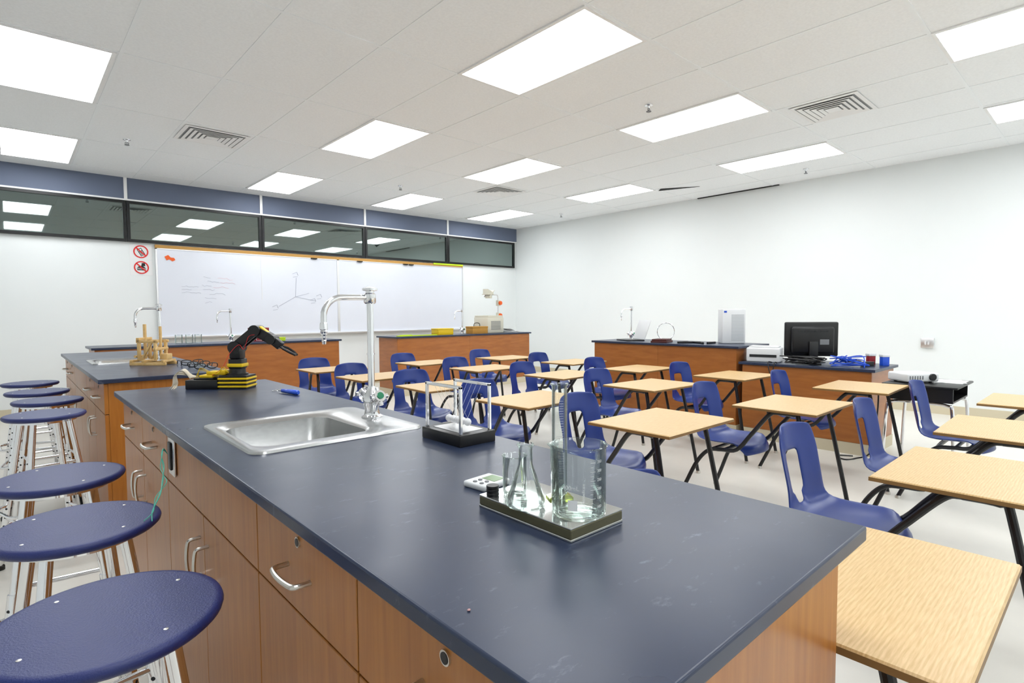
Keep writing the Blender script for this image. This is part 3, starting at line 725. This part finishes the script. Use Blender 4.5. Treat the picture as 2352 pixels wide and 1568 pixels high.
m=M(); m.lathe([(0,0),(.029,0),(.0325,.003),(.0325,.008),(.013,.064),(.0115,.070),(.0115,.096),(.0145,.099),(.0135,.102),(.0103,.098),(.0103,.070),(.0119,.063),(.0312,.008),(.029,.0025),(0,.002)],seg=48); m.obj("glass_body",GLASS,e,ang=60)
fa=math.atan2(-.6,-.57)
m=M()
def fl(x,y,zc=.04):
    z=zc+y; r=.0325-(z-.008)*(.0195/.056)+.0004; a=fa+x/r; return (r*math.cos(a),r*math.sin(a),z)
m.text("50 ml",.0065,lambda x,y:fl(x,y,.044)); 
for q in range(4): m.poly([fl(-.005,-.002+.0001-.006*q,.036),fl(.005,-.002-.006*q,.036),fl(.005,-.0025-.006*q,.036),fl(-.005,-.0025-.006*q,.036)])
m.obj("printed_scale",WPRINT,e,smooth=False,recalc=False)
e=thing("graduated_cylinder","tall clear glass graduated cylinder with yellow-green base","measuring cylinder",(.632*k,.588*k,zt))
m=M(); m.lathe([(0,.008),(.0125,.008),(.0130,.012),(.0130,.190),(.0160,.195),(.0120,.191),(.0120,.014),(0,.012)],seg=40); m.obj("glass_tube",GLASS,e,ang=60)
m=M(); m.lathe([(0,0),(.024,0),(.024,.003),(.013,.0078),(0,.0078)],seg=6); m.obj("foot",LYEL,e,smooth=False)
m=M(); ca=math.atan2(-.588,-.632)
for i in range(30):
    z=.045+.0042*i; w=.9 if i%5==0 else .5; rr_=.0133
    vs=[m.bm.verts.new((rr_*math.cos(ca+.5-q*w/3),rr_*math.sin(ca+.5-q*w/3),z+dz)) for dz in (0,.0005) for q in range(4)]
    for q in range(3): m.bm.faces.new([vs[q],vs[q+1],vs[q+5],vs[q+4]])
m.obj("graduations",WPRINT,e,smooth=False,recalc=False)
m=M(); m.lathe([(0,0),(.019,0),(.021,.003),(.021,.066),(.0225,.068),(.0198,.066),(.0198,.004),(0,.0025)],seg=40)
tag(m.obj("glass_beaker",GLASS,loc=(.594*k,.651*k,zt),ang=60),"small clear glass beaker behind the flask","beaker")
m=M()
for i in range(3): m.lathe([(0,.0062*i),(.0105,.0062*i),(.011,.0062*i+.001),(.011,.0062*i+.005),(.0105,.006+.0062*i),(0,.006+.0062*i)],seg=28)
tag(m.obj("magnet_stack",BPLAS,loc=(.562*k,.668*k,zt)),"short stack of black disc magnets on the tile","magnet")
e=thing("digital_timer","white digital timer with small LCD screen and buttons","timer",(.630*k,.765*k,T),.1)
m=M(); m.box(-.036,.036,-.03,.03,0,.012,bev=.004,seg=3); m.obj("case",WPLAS,e)
m=M(); m.box(-.002,.028,-.022,.012,.012,.0126); m.obj("display",LCD,e,smooth=False)
for a in (-.012,.006): 
    for b in (-.026,-.012): m=M(); m.lathe([(0,.012),(.0045,.012),(.004,.0138),(0,.014)],(b,a,0),14); m.obj("button",GREYP,e)
m=M(); m.sphere((0,0,.0013),.0018,8,(1.3,1,.7)); tag(m.obj("crumb",mat("pale_pink",col(190,150,150),.7),loc=(.345*k,.45*k,T)),"tiny pink crumb on the worktop","crumb")
e=thing("precision_screwdriver","small blue translucent screwdriver with metal clip","screwdriver",(.80*k,2.21*k,T+.0105),math.radians(-78))
m=M(); m.tube([(-.03,0,0),(-.025,0,0),(.04,0,0),(.085,0,0),(.09,0,0)],.01,14,rr=[.006,.009,.010,.0105,.007]); m.obj("barrel",SBLUE,e)
m=M(); m.tube([(-.03,0,0),(-.05,0,0),(-.052,0,0),(-.075,0,0)],.004,8,rr=[.005,.005,.0022,.002]); m.obj("metal_tip",CHROME,e)
m=M(); m.ring((-.085,0,-.006),.012,.0012,'Z'); m.obj("key_ring",CHROME,e)
e=thing("robot_arm","yellow and black toy robotic arm with gripper","robot arm",(.665*k,2.57*k,T),RYAW)
m=M(); m.box(-.14,.005,-.055,.055,0,.042,bev=.004); m.box(-.11,-.02,-.04,.04,.042,.050,bev=.003); m.obj("battery_base",BPLAS,e)
m=M()
for z in (.007,.0245,.042): m.box(.004,.137,-.052,.052,z,z+.009,bev=.003)
m.box(-.09,-.03,-.03,.03,.05,.062,bev=.003); m.box(-.06,.02,-.025,.035,.062,.078,bev=.004); m.box(.0,.03,-.03,.02,.062,.085,bev=.006); m.obj("yellow_plates",YEL,e)
m=M()
for z in (0,.0165,.034,.0515): m.box(.008,.133,-.048,.048,z,z+.0075+(.002 if z>.05 else 0),bev=.002)
m.lathe([(0,.061),(.045,.061),(.045,.068),(0,.068)],(.072,0,0)); m.lathe([(0,.068),(.036,.068),(.034,.09),(0,.09)],(.072,0,0)); m.obj("turntable",BPLAS,e,smooth=False)
m=M(); m.box(.044,.104,-.03,.03,.09,.135,bev=.005); m.box(.048,.098,-.028,.028,.135,.19,bev=.006); m.cyl((.074,-.036,.187),(.074,.036,.187),.028); 
a=Vector((.074,0,.19)); b=Vector((.165,0,.262)); c=Vector((.235,0,.222)); g=Vector((.275,0,.190))
def link(p,q,w,h,off):
    d=(q-p); L=d.length; ang=math.atan2(d.z,d.x); v=m.box(0,L,off-w/2,off+w/2,-h/2,h/2,bev=.003); m.xf(v,Matrix.Translation(p)@Matrix.Rotation(-ang,4,'Y'))
link(a,b,.014,.042,-.022); link(a,b,.014,.042,.022); m.cyl(b+Vector((0,-.032,0)),b+Vector((0,.032,0)),.026); link(b,c,.044,.044,0); m.cyl(c+Vector((0,-.027,0)),c+Vector((0,.027,0)),.022); link(c,g,.036,.036,0)
m.obj("arm_segments",BPLAS,e)
m=M(); link(a+Vector((.015,0,.020)),b+Vector((-.018,0,.002)),.028,.014,0); m.obj("yellow_motor_cover",YEL,e)
m=M(); m.box(.040,.108,-.034,.034,.098,.114,bev=.003); m.obj("yellow_motor_cover",YEL,e)
m=M(); link(b+Vector((.015,0,.018)),c+Vector((-.005,0,.020)),.03,.010,0); m.obj("yellow_motor_cover",YEL,e)
m=M()
for s_ in (-1,1): m.tube([g+Vector((0,s_*.010,0)),g+Vector((.02,s_*.026,-.01)),g+Vector((.05,s_*.022,-.028)),g+Vector((.068,s_*.008,-.04))],.006,6)
m.obj("gripper",BPLAS,e)
m=M()
m.tube(smoothpath([(-.03,-.03,.06),(.03,-.05,.10),(.06,-.045,.16),(.10,-.04,.20),(.12,-.035,.18),(.14,-.03,.235),(.17,-.035,.245)],5),.001,5)
m.obj("red_wires",INKR,e)
m=M()
for i in range(3):
    o=.006*i; m.tube(smoothpath([(-.10+o,-.04,.05),(-.07,-.05,.085+o),(0,-.05,.07),(.03,-.05,.09+o),(.05,-.04,.075)],5),.0012,5)
m.obj("yellow_wires",YEL,e)
m=M()
for i in range(3):
    P=smoothpath([(-.13,-.03+.02*i,.045),(-.16,-.04,.085-.01*i),(-.195,-.045,.06),(-.20,-.05+.01*i,.02),(-.21+.01*i,-.06,.001)],6)
    L_=[m.bm.verts.new(p) for p in P]; R_=[m.bm.verts.new(p+Vector((.004,.018,.006))) for p in P]
    for q in range(len(P)-1): m.bm.faces.new([L_[q],L_[q+1],R_[q+1],R_[q]])
m.obj("cloth_strap",mat("beige_strap",col(215,205,185),.8),e,recalc=False,mods=[solid(.001,0)])

e=thing("wooden_catapult","small pine wood model catapult","model catapult",(.67*k,4.10*k,T),RYAW)
m=M()
for y in (-.06,.06): m.box(-.12,.12,y-.009,y+.009,0,.02,bev=.002)
for x in (-.11,-.03,.10): m.box(x-.009,x+.009,-.069,.069,.02,.036,bev=.002)
m.obj("base_frame",PINE,e)
m=M()
for y in (-.055,.055):
    for x in (-.06,.05): m.box(x-.009,x+.009,y-.009,y+.009,.036,.17,bev=.002)
m.box(-.075,.07,-.064,-.05,.15,.168,bev=.002); m.box(-.075,.07,.05,.064,.15,.168,bev=.002); m.box(.04,.06,-.07,.07,.10,.118,bev=.002); m.box(-.07,-.05,-.07,.07,.168,.185,bev=.002)
for y in (-.055,.055):
    v=m.box(-.006,.006,y-.006,y+.006,0,.16,bev=.001); m.rot(v,.55,'Y',(0,y,0)); m.xf(v,Matrix.Translation((-.05,0,.03)))
m.obj("uprights",PINE,e)
m=M(); m.box(-.062,-.046,-.008,.008,.04,.275,bev=.002); m.box(.045,.058,-.008,.008,.06,.26,bev=.002); m.obj("throwing_arm",PINE,e)
m=M(); m.box(.06,.11,-.03,.03,.036,.075,bev=.003); m.cyl((-.08,-.07,.06),(-.08,.07,.06),.008); m.obj("winch",PINE,e)
def goggles(x,y,rz):
    e=thing("safety_glasses","clear-lensed black framed safety glasses","safety glasses",(x,y,T),rz,group="safety glasses on the second island")
    for s_ in (-1,1):
        m=M(); m.tube(smoothpath([(0,s_*.006,.03),(.002,s_*.035,.036),(0,s_*.062,.03),(-.004,s_*.060,.008),(0,s_*.03,.002),(0,s_*.008,.012),(0,s_*.006,.03)],4),.0028,6); 
        m.tube(smoothpath([(0,s_*.062,.03),(-.05,s_*.068,.03),(-.11,s_*.066,.028),(-.14,s_*.064,.004)],4),.0028,6); f=m.obj("frame",BPLAS,e)
        m=M(); m.prism([(0,s_*.007,.028),(.001,s_*.035,.035),(0,s_*.06,.028),(0,s_*.058,.009),(0,s_*.03,.003),(0,s_*.009,.012)],(.001,0,0)); m.obj("lens",GLASS,f)
for x,y,r in [(.905,3.84,-1.57),(.905,4.02,-1.5),(.905,4.20,-1.6)]: goggles(x,y,r)

# ---------------------------------------------------------------- camera
f,th,ya,ro=1275.8,math.radians(2.897),math.radians(42.18),math.radians(-.307)
F=Vector((math.sin(ya)*math.cos(th),math.cos(ya)*math.cos(th),-math.sin(th)))
U0=Vector((math.sin(ya)*math.sin(th),math.cos(ya)*math.sin(th),math.cos(th)))
R0=Vector((math.cos(ya),-math.sin(ya),0))
Xc=R0*math.cos(ro)+U0*math.sin(ro); Yc=-R0*math.sin(ro)+U0*math.cos(ro)
cd=bpy.data.cameras.new("camera"); cam=bpy.data.objects.new("camera",cd); bpy.context.collection.objects.link(cam)
mm=Matrix.Identity(4)
for i in range(3): mm[i][0]=Xc[i]; mm[i][1]=Yc[i]; mm[i][2]=-F[i]
mm[2][3]=H
cam.matrix_world=mm
cd.sensor_width=36; cd.lens=f/2352*36; cd.clip_start=.02
scene.camera=cam
w=bpy.data.worlds.new("world"); scene.world=w; w.use_nodes=True
w.node_tree.nodes["Background"].inputs[0].default_value=(.9,.95,1,1); w.node_tree.nodes["Background"].inputs[1].default_value=.3
scene.view_settings.view_transform='Standard'
scene.view_settings.exposure=.08
